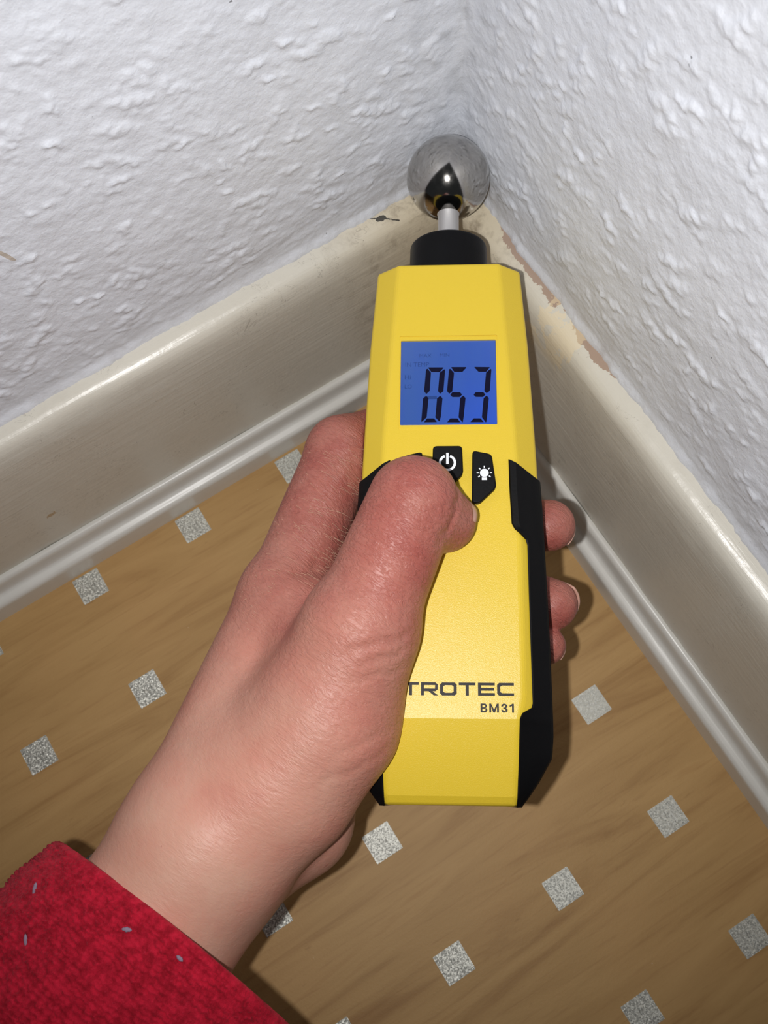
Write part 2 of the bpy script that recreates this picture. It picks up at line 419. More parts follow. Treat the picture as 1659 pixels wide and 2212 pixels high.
# stem
t = NT('turned_aluminium'); t.set(Base_Color=srgb(205, 203, 202), Metallic=0.85, Roughness=0.42, Normal=t.bump(t.noise(1.0, 3, 0.6, vec=t.mapping(scale=(900, 60, 900))), 0.0001, 0.5))
v, f = lathe([(3.1, -25), (3.1, -13.2), (3.3, -12.9), (3.3, -12.0), (2.2, -11.6), (2.2, -11)], 40)
autosmooth(link_mesh('probe_stem', v, f, t.m, meter, ruler=fit), 40)
# collar
v, f = lathe([(3.0, -24.15), (9.9, -24.2), (10.6, -24.45), (11.0, -24.9), (11.15, -25.6), (11.2, -30), (11.2, -38)], 64)
autosmooth(link_mesh('collar', v, f, MAT_COLLAR, meter, ruler=fit), 40)

# body
WL = [36, 60, 91, 117, 142, 165, 170, 176, 181.5]
WW = [20.0, 21.7, 23.0, 23.7, 24.2, 24.3, 23.9, 20.5, 16.6]
def w_side(l): return np.interp(l, WL, WW)
def w_front(l): return np.interp(l, [36, 85, 94, 117, 158, 162, 181.5], [13.8, 16.9, 17.3, 17.8, 17.8, 16.3, 15.6])
def z_front(l): return np.interp(l, [36, 161, 179, 181.5], [12, 12, 6.0, 4.2])
def z_edge(l): return z_front(l) - np.interp(l, [36, 110, 160, 181.5], [5.2, 5.6, 5.0, 2.5])
def z_back(l): return np.interp(l, [36, 50, 165, 181.5], [-13.5, -15, -15, -9])
def surf(x, l):
    wf, ws = w_front(l), w_side(l); x = abs(x)
    return z_front(l) if x <= wf else z_front(l) + (z_edge(l) - z_front(l)) * min(1, (x - wf) / max(ws - wf, 0.01))
stations = [36.3, 48, 60, 72, 85, 94, 104, 117, 130, 142, 155, 160.9, 165, 170, 174, 179, 181.3]
V, F = [], []
for l in stations:
    wf, ws, zf, ze, zb = w_front(l), w_side(l), z_front(l), z_edge(l), z_back(l)
    ws = max(ws, wf + 0.3)
    ring = [(-wf, zf), (wf, zf), (ws, ze), (ws, zb + 5), (ws - 5, zb), (-ws + 5, zb), (-ws, zb + 5), (-ws, ze)]
    V += [(x, -l, z) for x, z in ring]
for i in range(len(stations) - 1):
    for k in range(8): F.append([i * 8 + k, i * 8 + (k + 1) % 8, (i + 1) * 8 + (k + 1) % 8, (i + 1) * 8 + k])
F.append(list(range(8))); F.append([(len(stations) - 1) * 8 + k for k in range(8)])
body = link_mesh('body', V, F, MAT_YEL, meter, smooth=True, ruler=fit)
cutters = []
for x0, x1, l0, l1, dep in ((-13.25, 13.05, 58.5, 86.1, 0.28), (-12.95, 12.65, 59.75, 84.6, 1.5)):
    v, f = prism(rounded(rect(x0, -l1, x1, -l0), 0.35, 3), 12 - dep, 16)
    c = link_mesh('cutter', v, f, None, meter, smooth=False, ruler=fit); cutters.append(c)
b = bevel(body, 0.9, 3, 18)
for c in cutters:
    m = body.modifiers.new('cut', 'BOOLEAN'); m.operation = 'DIFFERENCE'; m.object = c; m.solver = 'EXACT'
bpy.context.view_layer.update()
dg = bpy.context.evaluated_depsgraph_get()
me = bpy.data.meshes.new_from_object(body.evaluated_get(dg), depsgraph=dg)
body.modifiers.clear(); body.data = me
for c in cutters: bpy.data.objects.remove(c, do_unlink=True)
body.data.polygons.foreach_set('use_smooth', [True] * len(body.data.polygons)); autosmooth(body, 4.5)

# black side grips
GL = [94.5, 102, 111.9, 113.4, 115.9, 117.3, 138, 157, 158.1, 159.5, 160.9, 170, 180.6]
GX = [15.3, 15.36, 15.74, 16.5, 19.3, 19.7, 19.75, 19.9, 19.6, 17.2, 16.6, 16.35, 15.95]
def grip(sx):
    ls = sorted(set(list(np.arange(94.6, 181.6, 1.4)) + [111.9, 113.4, 115.9, 117.3, 157, 158.1, 159.5, 160.9, 181.6]))
    V, F, m = [], [], None
    for l in ls:
        xi = float(np.interp(l, GL, GX)); ws = float(w_side(l)) + 0.75
        ws = max(ws, xi + 1.0); row = []
        row.append((xi, surf(xi, l) - 1.6)); row.append((xi, surf(xi, l) + 0.35)); row.append((xi + 0.35, surf(xi + 0.35, l) + 0.75))
        xe = ws - 0.55
        for k in range(1, 6):
            x = xi + 0.35 + (xe - xi - 0.35) * k / 5; row.append((x, surf(x, l) + 0.75))
        ze, zb = z_edge(l), z_back(l)
        row += [(ws, ze - 0.3), (ws, zb + 5), (ws - 4.5, zb - 0.7), (xi - 3, zb - 0.7), (xi - 3, zb + 1)]
        k = max(0.0, 1 - (l - 94.6) / 11.0)
        for x, z in row:
            dl = 4.0 * k * max(0, (x - xi)) / 7.5
            V.append((sx * x, -(l + dl), z))
        m = len(row)
    for i in range(len(ls) - 1):
        for j in range(m): F.append([i * m + j, i * m + (j + 1) % m, (i + 1) * m + (j + 1) % m, (i + 1) * m + j])
    F.append(list(range(m))); F.append([(len(ls) - 1) * m + j for j in range(m)])
    o = link_mesh('side_grip', V, F, MAT_RUB, meter, ruler=fit)
    autosmooth(o, 28); return o
grip(1)['label'] = 'matte black rubber grip along the edge'; grip(-1)['label'] = 'matte black rubber grip along the edge'

# display
def lcd_material():
    t = NT('backlit_blue_lcd'); x, y, z = t.sep()
    g = t.step(x, -0.012, 0.013); gy = t.step(y, -0.062, -0.085)
    col = t.mix(t.math('MULTIPLY', g, t.math('ADD', t.math('MULTIPLY', gy, 0.7), 0.3)), srgb(62, 100, 176), srgb(52, 96, 214))
    band = t.step(t.noise(1.0, 2, 0.5, vec=t.mapping(scale=(260, 12, 1))), 0.4, 0.7)
    col = t.mix(t.math('MULTIPLY', band, 0.15), col, srgb(40, 78, 196))
    t.set(Base_Color=srgb(14, 22, 60), Roughness=0.25, Emission_Color=col, Emission_Strength=0.82); return t.m
v, f = prism(rect(-12.9, -84.55, 12.6, -59.8), 10.55, 11.05)
disp = link_mesh('display', v, f, lcd_material(), meter, smooth=False, ruler=fit); disp['label'] = 'glowing blue liquid crystal display'
def ink(name, col, a):
    t = NT(name); t.set(Base_Color=srgb(10, 16, 46), Roughness=0.3, Specular_IOR_Level=0.2, Emission_Color=t.mix(t.noise(400, 2), col, tuple(c * 0.95 for c in col[:3]) + (1,)), Emission_Strength=a); return t.m
MAT_SEG = plain('lcd_segment', srgb(7, 7, 40), 0.35, Specular_IOR_Level=0.2); MAT_FAINT = ink('lcd_unlit_segment', srgb(54, 88, 162), 0.66)
DIGITS={
'0':[[(-5.65,-65.14),(-5.46,-65.05),(-1.58,-65.1),(-1.45,-65.24),(-2.5,-66.48),(-4.75,-66.45)],
[(-5.98,-65.49),(-5.79,-65.49),(-4.88,-66.62),(-5.24,-71.93),(-6.15,-72.8),(-6.75,-72.01),(-6.25,-65.78)],
[(-1.18,-65.62),(-0.99,-65.91),(-1.5,-72.08),(-2.41,-72.74),(-2.98,-72.0),(-2.5,-66.67)],
[(-6.2,-73.34),(-5.54,-74.02),(-6.04,-79.48),(-7.31,-80.72),(-7.51,-80.72),(-7.02,-74.0)],
[(-2.38,-73.38),(-1.74,-74.06),(-2.19,-79.29),(-2.51,-80.62),(-2.69,-80.66),(-3.71,-79.5),(-3.23,-74.05)],
[(-5.95,-79.82),(-4.05,-79.84),(-3.27,-80.9),(-6.76,-80.92)]],
'5':[[(0.66,-65.15),(0.84,-65.04),(4.64,-65.09),(4.78,-65.25),(3.72,-66.46),(1.49,-66.43)],
[(0.21,-65.58),(0.43,-65.58),(1.43,-66.77),(0.92,-72.11),(0.08,-72.77),(-0.52,-72.03),(0.03,-65.87)],
[(0.95,-72.34),(2.95,-72.36),(3.58,-73.05),(2.91,-73.77),(0.95,-73.75),(0.37,-73.07)],
[(3.91,-73.4),(4.5,-74.08),(3.99,-79.35),(3.71,-80.97),(3.53,-80.96),(2.58,-79.53),(3.05,-74.06)],
[(0.38,-79.88),(2.27,-79.9),(3.04,-81.02),(-0.53,-80.98)]],
'3':[[(6.97,-65.18),(7.1,-65.08),(11.02,-65.18),(11.15,-65.28),(10.18,-66.53),(8.09,-66.5)],
[(11.38,-65.69),(11.61,-65.93),(11.06,-72.13),(10.2,-72.76),(9.61,-72.06),(10.14,-66.78)],
[(7.3,-72.41),(9.3,-72.44),(9.87,-73.12),(9.24,-73.81),(7.26,-73.78),(6.68,-73.14)],
[(10.19,-73.43),(10.8,-74.15),(10.26,-79.32),(10.01,-81.03),(9.83,-81.03),(8.85,-79.59),(9.39,-74.14)],
[(6.69,-79.91),(8.49,-79.93),(9.34,-81.02),(5.71,-80.99)]],
}

for k in '053':
    v, f = prisms(DIGITS[k], 11.0, 11.12)
    link_mesh('digit', v, f, MAT_SEG, disp, smooth=False)['label'] = {'0': 'dark segments of a zero', '5': 'dark segments of a five', '3': 'dark segments of a three'}[k]

def text_mesh(name, body_txt, x, y, z, size, mat, parent, bold=0.0, width=None):
    cu = bpy.data.curves.new(name, 'FONT'); cu.body = body_txt; cu.size = size * S; cu.offset = bold * S; cu.extrude = 0.03 * S
    o = bpy.data.objects.new(name, cu); COL.objects.link(o); bpy.context.view_layer.update()
    dg = bpy.context.evaluated_depsgraph_get(); me = bpy.data.meshes.new_from_object(o.evaluated_get(dg), depsgraph=dg)
    bpy.data.objects.remove(o, do_unlink=True)
    xs = np.array([q.co.x for q in me.vertices]); ys = np.array([q.co.y for q in me.vertices])
    sx = (width * S) / (xs.max() - xs.min()) if width else 1.0; sy = size * S / (ys.max() - ys.min())
    for q in me.vertices: q.co = ((q.co.x - xs.min()) * sx, (q.co.y - ys.min()) * sy, q.co.z)
    me.materials.clear(); me.materials.append(mat)
    n = bpy.data.objects.new(name, me); COL.objects.link(n); n.parent = parent; p_ = fit([(x, y, z)])[0]; n.location = tuple(p_ * S); return n
for txt, x, y, w, h in (('MAX', -7.9, -64.5, 3.3, 1.0), ('MIN', -2.4, -64.4, 2.6, 1.0), ('IN TEMP', -11.7, -67.3, 6.5, 1.25), ('Hi', -11.8, -71.0, 1.6, 1.3), ('LO', -11.8, -73.7, 1.9, 1.15)):
    text_mesh('annunciator', txt, x, y, 11.04, h, MAT_FAINT, disp, 0, w)
v, f = prisms([rect(-6.0, -76.9, -3.2, -76.0)], 11.0, 11.06); link_mesh('unlit_segment', v, f, MAT_FAINT, disp, smooth=False, ruler=fit)
# clear window over the display
t = NT('clear_window'); tr = t.n('ShaderNodeBsdfTransparent'); gl = t.n('ShaderNodeBsdfGlossy'); gl.inputs['Roughness'].default_value = 0.03
fr = t.n('ShaderNodeFresnel'); fr.inputs[0].default_value = 1.45; mx = t.n('ShaderNodeMixShader')
ge = t.n('ShaderNodeNewGeometry'); t.t.links.new(t.math('MULTIPLY', fr.outputs[0], t.math('SUBTRACT', 1.0, ge.outputs['Backfacing'])), mx.inputs[0]); t.t.links.new(tr.outputs[0], mx.inputs[1]); t.t.links.new(gl.outputs[0], mx.inputs[2]); t.t.links.new(mx.outputs[0], t.out.inputs[0])
t.t.nodes.remove(t.b)
v, f = prism(rounded(rect(-12.9, -84.55, 12.6, -59.8), 0.3, 2), 11.35, 11.8)
bevel(link_mesh('display_window', v, f, t.m, meter, smooth=False, ruler=fit), 0.18, 2)

# buttons
def button(poly, z1, label):
    v, f = prism(rounded(poly, 1.0, 5), 10.8, z1)
    o = link_mesh('button', v, f, MAT_RUB, meter, ruler=fit); bevel(o, 0.35, 3, 40); autosmooth(o, 40)
    if label: o['label'] = label
    return o
PW = button([(-4.2, -91.2), (3.3, -91.2), (3.55, -98.9), (1.6, -100.9), (-2.0, -100.9), (-4.4, -98.9)], 14.0, 'black power button')
LT = button([(6.0, -92.5), (10.9, -93.6), (12.0, -102.6), (7.6, -106.9), (5.7, -106.6)], 14.0, 'black backlight button')
button([(-7.0, -92.5), (-11.7, -93.6), (-12.6, -102.6), (-8.4, -106.9), (-6.5, -106.6)], 13.2, None)
button([(-3.6, -103.4), (2.9, -103.4), (3.5, -106.5), (1.4, -110.2), (-2.0, -110.2), (-4.2, -106.5)], 13.2, None)
# power symbol
def arc(cx, cy, r0, r1, a0, a1, n=30):
    A = [math.radians(a0 + (a1 - a0) * k / n) for k in range(n + 1)]
    return [[(cx + r * math.cos(p), cy + r * math.sin(p)) for r, p in ((r0, A[k]), (r1, A[k]), (r1, A[k + 1]), (r0, A[k + 1]))] for k in range(n)]
px, py = -0.45, -95.95
v, f = prisms(arc(px, py, 1.62, 2.27, 110, 430) + [rect(px - 0.33, py - 0.35, px + 0.33, py + 2.75)], 13.98, 14.05)
link_mesh('power_symbol', v, f, MAT_WHITE, PW, smooth=False, ruler=fit)
bx, by = 8.98, -98.75
disc = [(bx + 1.12 * math.cos(2 * math.pi * k / 32), by + 1.12 * math.sin(2 * math.pi * k / 32)) for k in range(32)]
rays = []
for a in (-35, 0, 45, 90, 135, 180, 215):
    ca, sa = math.cos(math.radians(a)), math.sin(math.radians(a))
    rays.append([(bx + r * ca - s * sa, by + r * sa + s * ca) for r, s in ((1.4, -0.14), (1.95, -0.14), (1.95, 0.14), (1.4, 0.14))])
v, f = prisms([disc] + rays + [rect(bx - 0.66, by - 1.95, bx + 0.66, by - 1.25)], 13.98, 14.05)
link_mesh('bulb_symbol', v, f, MAT_WHITE, LT, smooth=False, ruler=fit)

# maker's lettering: wide strokes of even weight
def letter(ch, x):
    w, h, s = 4.05, 3.15, 0.66; y = -155.4; X = x + w; Y = y + h; P = []
    if ch == 'T': P = [rect(x, Y - s, X, Y), rect(x + w / 2 - s * 0.6, y, x + w / 2 + s * 0.6, Y - s)]
    if ch == 'E': P = [rect(x, y, x + s * 1.15, Y), rect(x + s, Y - s, X, Y), rect(x + s, y, X, y + s), rect(x + s, y + h / 2 - s / 2, X - 0.15, y + h / 2 + s / 2)]
    if ch == 'C':
        P = [[(x, y + 0.5), (x + 0.5, y), (x + 1.2, y), (x + 1.2, y + s), (x + s * 1.15, y + s + .3), (x + s * 1.15, Y - s - .3), (x + 1.2, Y - s), (x + 1.2, Y), (x + 0.5, Y), (x, Y - 0.5)],
             rect(x + 1.2, Y - s, X, Y), rect(x + 1.2, y, X, y + s)]
    if ch == 'O':
        k = [[(x, y + 0.5), (x + 0.5, y), (x + 1.2, y), (x + 1.2, y + s), (x + s * 1.15, y + s + .3), (x + s * 1.15, Y - s - .3), (x + 1.2, Y - s), (x + 1.2, Y), (x + 0.5, Y), (x, Y - 0.5)]]
        k.append([(2 * x + w - a, b) for a, b in k[0]][::-1]); P = k + [rect(x + 1.2, Y - s, X - 1.2, Y), rect(x + 1.2, y, X - 1.2, y + s)]
    if ch == 'R':
        P = [rect(x, y, x + s * 1.1, Y), rect(x + s, Y - s, X - 0.6, Y), rect(x + s, y + 1.0, X - 0.6, y + 1.0 + s),
             [(X - 0.6, y + 1.0), (X, y + 1.45), (X, Y - 0.45), (X - 0.6, Y), (X - 0.6, Y - s), (X - s, Y - s - .1), (X - s, y + 1.0 + s), (X - 0.6, y + 1.0 + s)],
             [(x + w * 0.45, y + 1.0), (x + w * 0.45 + 1.0, y + 1.0), (X + 0.1, y), (X - 0.95, y)]]
    return P
P = []
for ch, x in zip('TROTEC', (-11.6, -7.02, -2.42, 2.12, 6.75, 11.35)): P += letter(ch, x)
v, f = prisms(P, 11.95, 12.035)
link_mesh('maker_lettering', v, f, MAT_PRINT, meter, smooth=False, ruler=fit)
def model_chars(x, y):
    s, h = 0.46, 2.15; Y = y + h; P = []
    P += [rect(x, y, x + s, Y), rect(x + s, Y - s * .8, x + 1.15, Y), rect(x + s, y, x + 1.2, y + s * .8), rect(x + s, y + h / 2 - s * .4, x + 1.15, y + h / 2 + s * .4),
          [(x + 1.15, y), (x + 1.62, y + .35), (x + 1.62, y + .85), (x + 1.3, y + h / 2), (x + 1.15, y + h / 2 - .1), (x + 1.16, y + .4)],
          [(x + 1.15, y + h / 2), (x + 1.3, y + h / 2), (x + 1.55, y + 1.4), (x + 1.55, Y - .35), (x + 1.15, Y), (x + 1.12, Y - .4)]]
    x += 2.1
    P += [rect(x, y, x + s, Y), rect(x + 1.84, y, x + 1.84 + s, Y), [(x + s, Y), (x + s, Y - .8), (x + .92, y), (x + 1.15, y), (x + 1.15, y + .7)], [(x + 1.84, Y), (x + 1.84, Y - .8), (x + 1.38, y), (x + 1.15, y), (x + 1.15, y + .7)]]
    x += 2.85
    P += [[(x, Y - .75), (x + .45, Y - .65), (x + .6, Y - .4), (x + .95, Y - .4), (x + .95, Y), (x + .5, Y), (x + .12, Y - .3)], [(x, y + .75), (x + .12, y + .3), (x + .5, y), (x + .95, y), (x + .95, y + .4), (x + .6, y + .4), (x + .45, y + .65)],
          rect(x + .5, y + h / 2 - .18, x + 1.0, y + h / 2 + .18), [(x + .95, Y), (x + 1.45, Y - .3), (x + 1.45, Y - .75), (x + 1.2, y + h / 2), (x + .95, y + h / 2), (x + 1.02, Y - .4)],
          [(x + .95, y), (x + 1.52, y + .3), (x + 1.52, y + .8), (x + 1.2, y + h / 2), (x + .95, y + h / 2), (x + 1.05, y + .4)]]
    x += 1.95
    P += [rect(x + .62, y, x + .62 + s, Y), [(x + .05, Y - .8), (x + .62, Y - .55), (x + .62, Y), (x + .5, Y - .2), (x + .05, Y - .42)]]
    return P
v, f = prisms(model_chars(7.3, -159.4), 11.95, 12.035)
link_mesh('model_lettering', v, f, MAT_PRINT, meter, smooth=False, ruler=fit)

# ------------------------------------------------------------------ the hand that holds it (same frame as the meter, millimetres)
HAND = {
 'tcmc': (-43.68, -174.46, 8, 19.5),
 'thenar': (-31.66, -159.6, 13, 18.2),
 'tmcp': (-22.47, -139.14, 22, 14),
 'tip': (-8.87, -107.54, 29, 11.6),
 'tdist': (-3.59, -110.22, 22.5, 8.8),
 'ttip': (-0.68, -110.83, 20.0, 7.4),
 'imcp': (-45.92, -126.28, -4, 12),
 'ipip': (-31.3, -82.31, -10, 10),
 'idip': (-14.94, -70.28, -25, 8.5),
 'itip': (-1.42, -66.71, -27, 7.5),
 'mmcp': (-41.37, -136.08, -18, 12),
 'mpip': (-29.34, -107.2, -26, 9),
 'mdip': (4.06, -101.33, -27, 8),
 'mtip': (28.31, -104.22, -12, 7.4),
 'rmcp': (-38.38, -144.4, -28, 11),
 'rpip': (-25.18, -124.82, -30, 8.5),
 'rdip': (9.44, -117.59, -27, 7.5),
 'rtip': (28.44, -126.79, -13, 7.3),
 'pmcp': (-34.95, -153.3, -36, 10),
 'ppip': (-20.87, -139.92, -31, 7.5),
 'pdip': (10.54, -136.51, -26, 6.0),
 'ptip': (26.56, -138.08, -14, 5.6),
 'wristr': (-61.39, -189.84, 5, 21.5),
 'wristm': (-60.53, -192.68, -8, 19),
 'wristu': (-63.48, -194.97, -22, 19),
 'webi': (-41.23, -132.28, 2, 11),
 'webt': (-32.92, -143.81, 6, 12),
 'hypo': (-42.78, -185.12, -16, 15),
 'armr': (-82.5, -222.67, 6, 22.5),
 'armu': (-86.57, -229.67, -20, 21),
 'sleevec': (-68.6, -214.87, -2, 40),
 'sleeveend': (-97.42, -245.13, 4, 33),
}

def loc2world(p): 
    p = np.asarray(p, float); return P0 + p[..., 0:1] * DX + p[..., 1:2] * DY + p[..., 2:3] * DZ

VOX = 0.6
lo = np.array([-100.0, -245.0, -66.0]); hi = np.array([42.0, -58.0, 48.0])
nx, ny, nz = (np.ceil((hi - lo) / VOX).astype(int) + 1)
gx = (lo[0] + VOX * np.arange(nx)).astype(np.float32); gy = (lo[1] + VOX * np.arange(ny)).astype(np.float32); gz = (lo[2] + VOX * np.arange(nz)).astype(np.float32)
def smin(a, b, k):
    h = np.clip(0.5 + 0.5 * (b - a) / k, 0, 1); return b + (a - b) * h - k * h * (1 - h)
def block(pts, rad):
    a = np.min(pts, 0) - rad; b = np.max(pts, 0) + rad
    return tuple(slice(max(0, int((a[i] - lo[i]) / VOX)), max(0, int((b[i] - lo[i]) / VOX) + 2)) for i in range(3))
def capsule(D, a, b, k, ra=None, rb=None, flat=None):
    """blend a tapered capsule into field D"""
    A = np.array(a[:3], float); B = np.array(b[:3], float); ra = a[3] if ra is None else ra; rb = b[3] if rb is None else rb
    sl = block(np.array([A, B]), max(ra, rb) + k + 3)
    X, Y, Z = gx[sl[0]][:, None, None], gy[sl[1]][None, :, None], gz[sl[2]][None, None, :]
    d = B - A; L2 = d @ d + 1e-9
    t = np.clip(((X - A[0]) * d[0] + (Y - A[1]) * d[1] + (Z - A[2]) * d[2]) / L2, 0, 1)
    dx = X - (A[0] + t * d[0]); dy = Y - (A[1] + t * d[1]); dz = Z - (A[2] + t * d[2])
    q = np.sqrt(dx * dx + dy * dy + dz * dz) - (ra + (rb - ra) * t)
    D[sl] = smin(D[sl], q.astype(np.float32), k)
def field(): return np.full((nx, ny, nz), 60.0, np.float32)
h = HAND
palm = field()
for a, b, ra, rb in (('wristr', 'imcp', None, 12), ('wristm', 'mmcp', None, 12), ('wristu', 'rmcp', 17, 11), ('wristu', 'pmcp', 17, 10),
                     ('wristr', 'armr', None, None), ('wristu', 'armu', None, None), ('wristm', 'armr', None, 20), ('wristu', 'hypo', 16, 15), ('hypo', 'pmcp', 15, 11),
                     ('wristr', 'tcmc', 19, None), ('tcmc', 'thenar', None, None), ('thenar', 'tmcp', None, None), ('webi', 'webt', None, None), ('webt', 'thenar', 12, 13), ('imcp', 'webt', 10, 10)):
    capsule(palm, h[a], h[b], 7.0, ra, rb)
thumb = field()
capsule(thumb, h['thenar'], h['tmcp'], 4, 14, 13.5); capsule(thumb, h['tmcp'], h['tip'], 4, 13, 11.3)
dist = field(); capsule(dist, h['tip'], h['tdist'], 3, 9.5, 8.6); capsule(dist, h['tdist'], h['ttip'], 3)
thumb = smin(thumb, dist, 2.0)
D = smin(palm, thumb, 5.0)
for fgr in 'imrp':
    F_ = field()
    capsule(F_, h[fgr + 'mcp'], h[fgr + 'pip'], 3, h[fgr + 'mcp'][3] - 0.8, None); capsule(F_, h[fgr + 'pip'], h[fgr + 'dip'], 3); capsule(F_, h[fgr + 'dip'], h[fgr + 'tip'], 3)
    FA = F_ if fgr == 'i' else smin(FA, F_, 0.7)
D = smin(D, FA, 3.2)
# flesh flattens where it presses on the meter
X, Y, Z = gx[:, None, None], gy[None, :, None], gz[None, None, :]
LL = np.interp(-gy, RUL_B, RUL_A); ws = (np.maximum(w_side(LL), w_front(LL)) + 0.85) * (1 + 0.00027 * LL)
ws = ws[None, :, None]; zf = (z_front(LL) + 0.15)[None, :, None]; ze = z_edge(LL)[None, :, None]; wf = w_front(LL)[None, :, None]; zb = (z_back(LL) - 0.8)[None, :, None]
aX = np.abs(X)
cham = np.where(aX > wf, zf + 0.8 + (ze - zf) * (aX - wf) / np.maximum(ws - wf, 0.3), zf)
dev = np.maximum(np.maximum(aX - ws, Z - np.minimum(cham, zf + 0.8)), zb - Z)
dev = np.maximum(dev, np.maximum(-Y - 181.8, Y + 36.0))
CREASES = [
  ([(-7.75, -140.14), (-12.6, -142.42), (-19.37, -144.25), (-25.56, -146.76)], 0.9, 1.0),
  ([(-8.64, -143.07), (-13.69, -146.13), (-20.44, -148.41)], 0.55, 0.9),
  ([(-8.91, -147.59), (-14.9, -150.1), (-22.8, -152.17)], 0.4, 0.9),
  ([(-33.62, -117.22), (-37.04, -120.13), (-40.96, -122.52)], 0.9, 1.6),
  ([(2.03, -102.37), (2.23, -107.76), (0.82, -113.69), (-2.39, -118.96)], 1.0, 0.8),
  ([(-14.42, -107.35), (-10.0, -105.65), (-4.47, -106.49), (-0.61, -109.13)], 0.28, 0.8),
  ([(-14.88, -110.47), (-9.94, -109.01), (-3.9, -109.95), (-0.07, -112.79)], 0.28, 0.8),
  ([(-14.52, -113.53), (-9.37, -111.96), (-3.35, -113.34)], 0.25, 0.8),
  ([(-35.23, -83.37), (-31.21, -86.81), (-25.95, -88.89)], 0.35, 0.9),
  ([(-41.21, -102.22), (-35.99, -103.56), (-30.77, -106.22)], 0.3, 0.9),
  ([(-11.42, -160.93), (-19.2, -165.37), (-28.06, -169.81)], 0.3, 1.0),
  ([(-13.72, -166.36), (-21.5, -171.89), (-30.4, -175.25)], 0.3, 1.0),
]

for pts, dep, wid in CREASES:
    P = np.array(pts); seg = np.linalg.norm(np.diff(P, axis=0), axis=1); s_ = np.concatenate([[0], np.cumsum(seg)]); n_ = int(s_[-1] / 0.5) + 2
    tt = np.linspace(0, s_[-1], n_); px_ = np.interp(tt, s_, P[:, 0]); py_ = np.interp(tt, s_, P[:, 1])
    px_ = px_ + 0.35 * np.sin(tt * 1.3 + 2); py_ = py_ + 0.35 * np.sin(tt * 0.9)
    acc = None; Q = []
    for a, b_ in zip(px_, py_):
        i, j = int(round((a - lo[0]) / VOX)), int(round((b_ - lo[1]) / VOX))
        if not (0 <= i < nx and 0 <= j < ny): continue
        k = np.nonzero(D[i, j] < 0)[0]
        if len(k): Q.append((a, b_, gz[k[-1]] + 0.3))
    if len(Q) < 3: continue
    Q = np.array(Q); sl = block(Q, 4.0); XX, YY, ZZ = np.meshgrid(gx[sl[0]], gy[sl[1]], gz[sl[2]], indexing='ij')
    near = np.abs(D[sl]) < 3; pt = np.stack([XX[near], YY[near], ZZ[near]], 1)
    dm = np.full(len(pt), 1e9, np.float32); en = np.zeros(len(pt), np.float32)
    fade = np.sin(np.pi * np.linspace(0.08, 0.92, len(Q))) ** 0.6
    for qi in range(len(Q)):
        d2 = ((pt - Q[qi]) ** 2).sum(1); m_ = d2 < dm; dm[m_] = d2[m_]; en[m_] = fade[qi]
    blk = D[sl]; blk[near] += (dep * en * np.exp(-dm / (wid * wid))).astype(np.float32); D[sl] = blk
D = np.maximum(D, -dev.astype(np.float32) + 0.05)

def surface_nets(D):
    inside = D < 0
    c = [inside[i:nx - 1 + i, j:ny - 1 + j, k:nz - 1 + k] for i in (0, 1) for j in (0, 1) for k in (0, 1)]
    n = sum(q.astype(np.int8) for q in c); act = (n > 0) & (n < 8)
    I = np.argwhere(act); vid = np.full(act.shape, -1, np.int64); vid[act] = np.arange(len(I))
    acc = np.zeros((len(I), 3)); cnt = np.zeros(len(I))
    off = [(i, j, k) for i in (0, 1) for j in (0, 1) for k in (0, 1)]
    vals = {o: D[I[:, 0] + o[0], I[:, 1] + o[1], I[:, 2] + o[2]] for o in off}
    for o in off:
        for ax in range(3):
            if o[ax] == 0:
                o2 = list(o); o2[ax] = 1; o2 = tuple(o2)
                a, b = vals[o], vals[o2]; m = (a < 0) != (b < 0)
                t = np.where(m, a / np.where(a == b, 1, a - b), 0)
                for d in range(3): acc[:, d] += m * (o[d] + (t if d == ax else 0))
                cnt += m
    V = (I + acc / cnt[:, None]) * VOX + lo
    Q = []
    for ax in range(3):
        s0 = [slice(None)] * 3; s1 = [slice(None)] * 3; s0[ax] = slice(0, -1); s1[ax] = slice(1, None)
        a, b = inside[tuple(s0)], inside[tuple(s1)]
        E = np.argwhere(a != b); u, w = [(1, 2), (2, 0), (0, 1)][ax]
        E = E[(E[:, u] > 0) & (E[:, w] > 0) & (E[:, u] < D.shape[u] - 1) & (E[:, w] < D.shape[w] - 1)]
        flip = ~a[E[:, 0], E[:, 1], E[:, 2]]
        def at(du, dw):
            P = E.copy(); P[:, u] -= du; P[:, w] -= dw; return vid[P[:, 0], P[:, 1], P[:, 2]]
        q = np.stack([at(1, 1), at(0, 1), at(0, 0), at(1, 0)], 1)
        q[flip] = q[flip][:, ::-1]; Q.append(q)
    return V, np.concatenate(Q)
HV, HQ = surface_nets(D)
ok = (HQ >= 0).all(1); HQ = HQ[ok]
# a little smoothing
def smooth(V, Q, it, lam=0.5):
    e = np.concatenate([Q[:, [0, 1]], Q[:, [1, 2]], Q[:, [2, 3]], Q[:, [3, 0]]]); e = np.concatenate([e, e[:, ::-1]])
    deg = np.bincount(e[:, 0], minlength=len(V)).astype(float); deg[deg == 0] = 1
    for _ in range(it):
        s = np.stack([np.bincount(e[:, 0], V[e[:, 1], d], minlength=len(V)) for d in range(3)], 1) / deg[:, None]
        V = V + lam * (s - V)
    return V
HV = smooth(HV, HQ, 3)

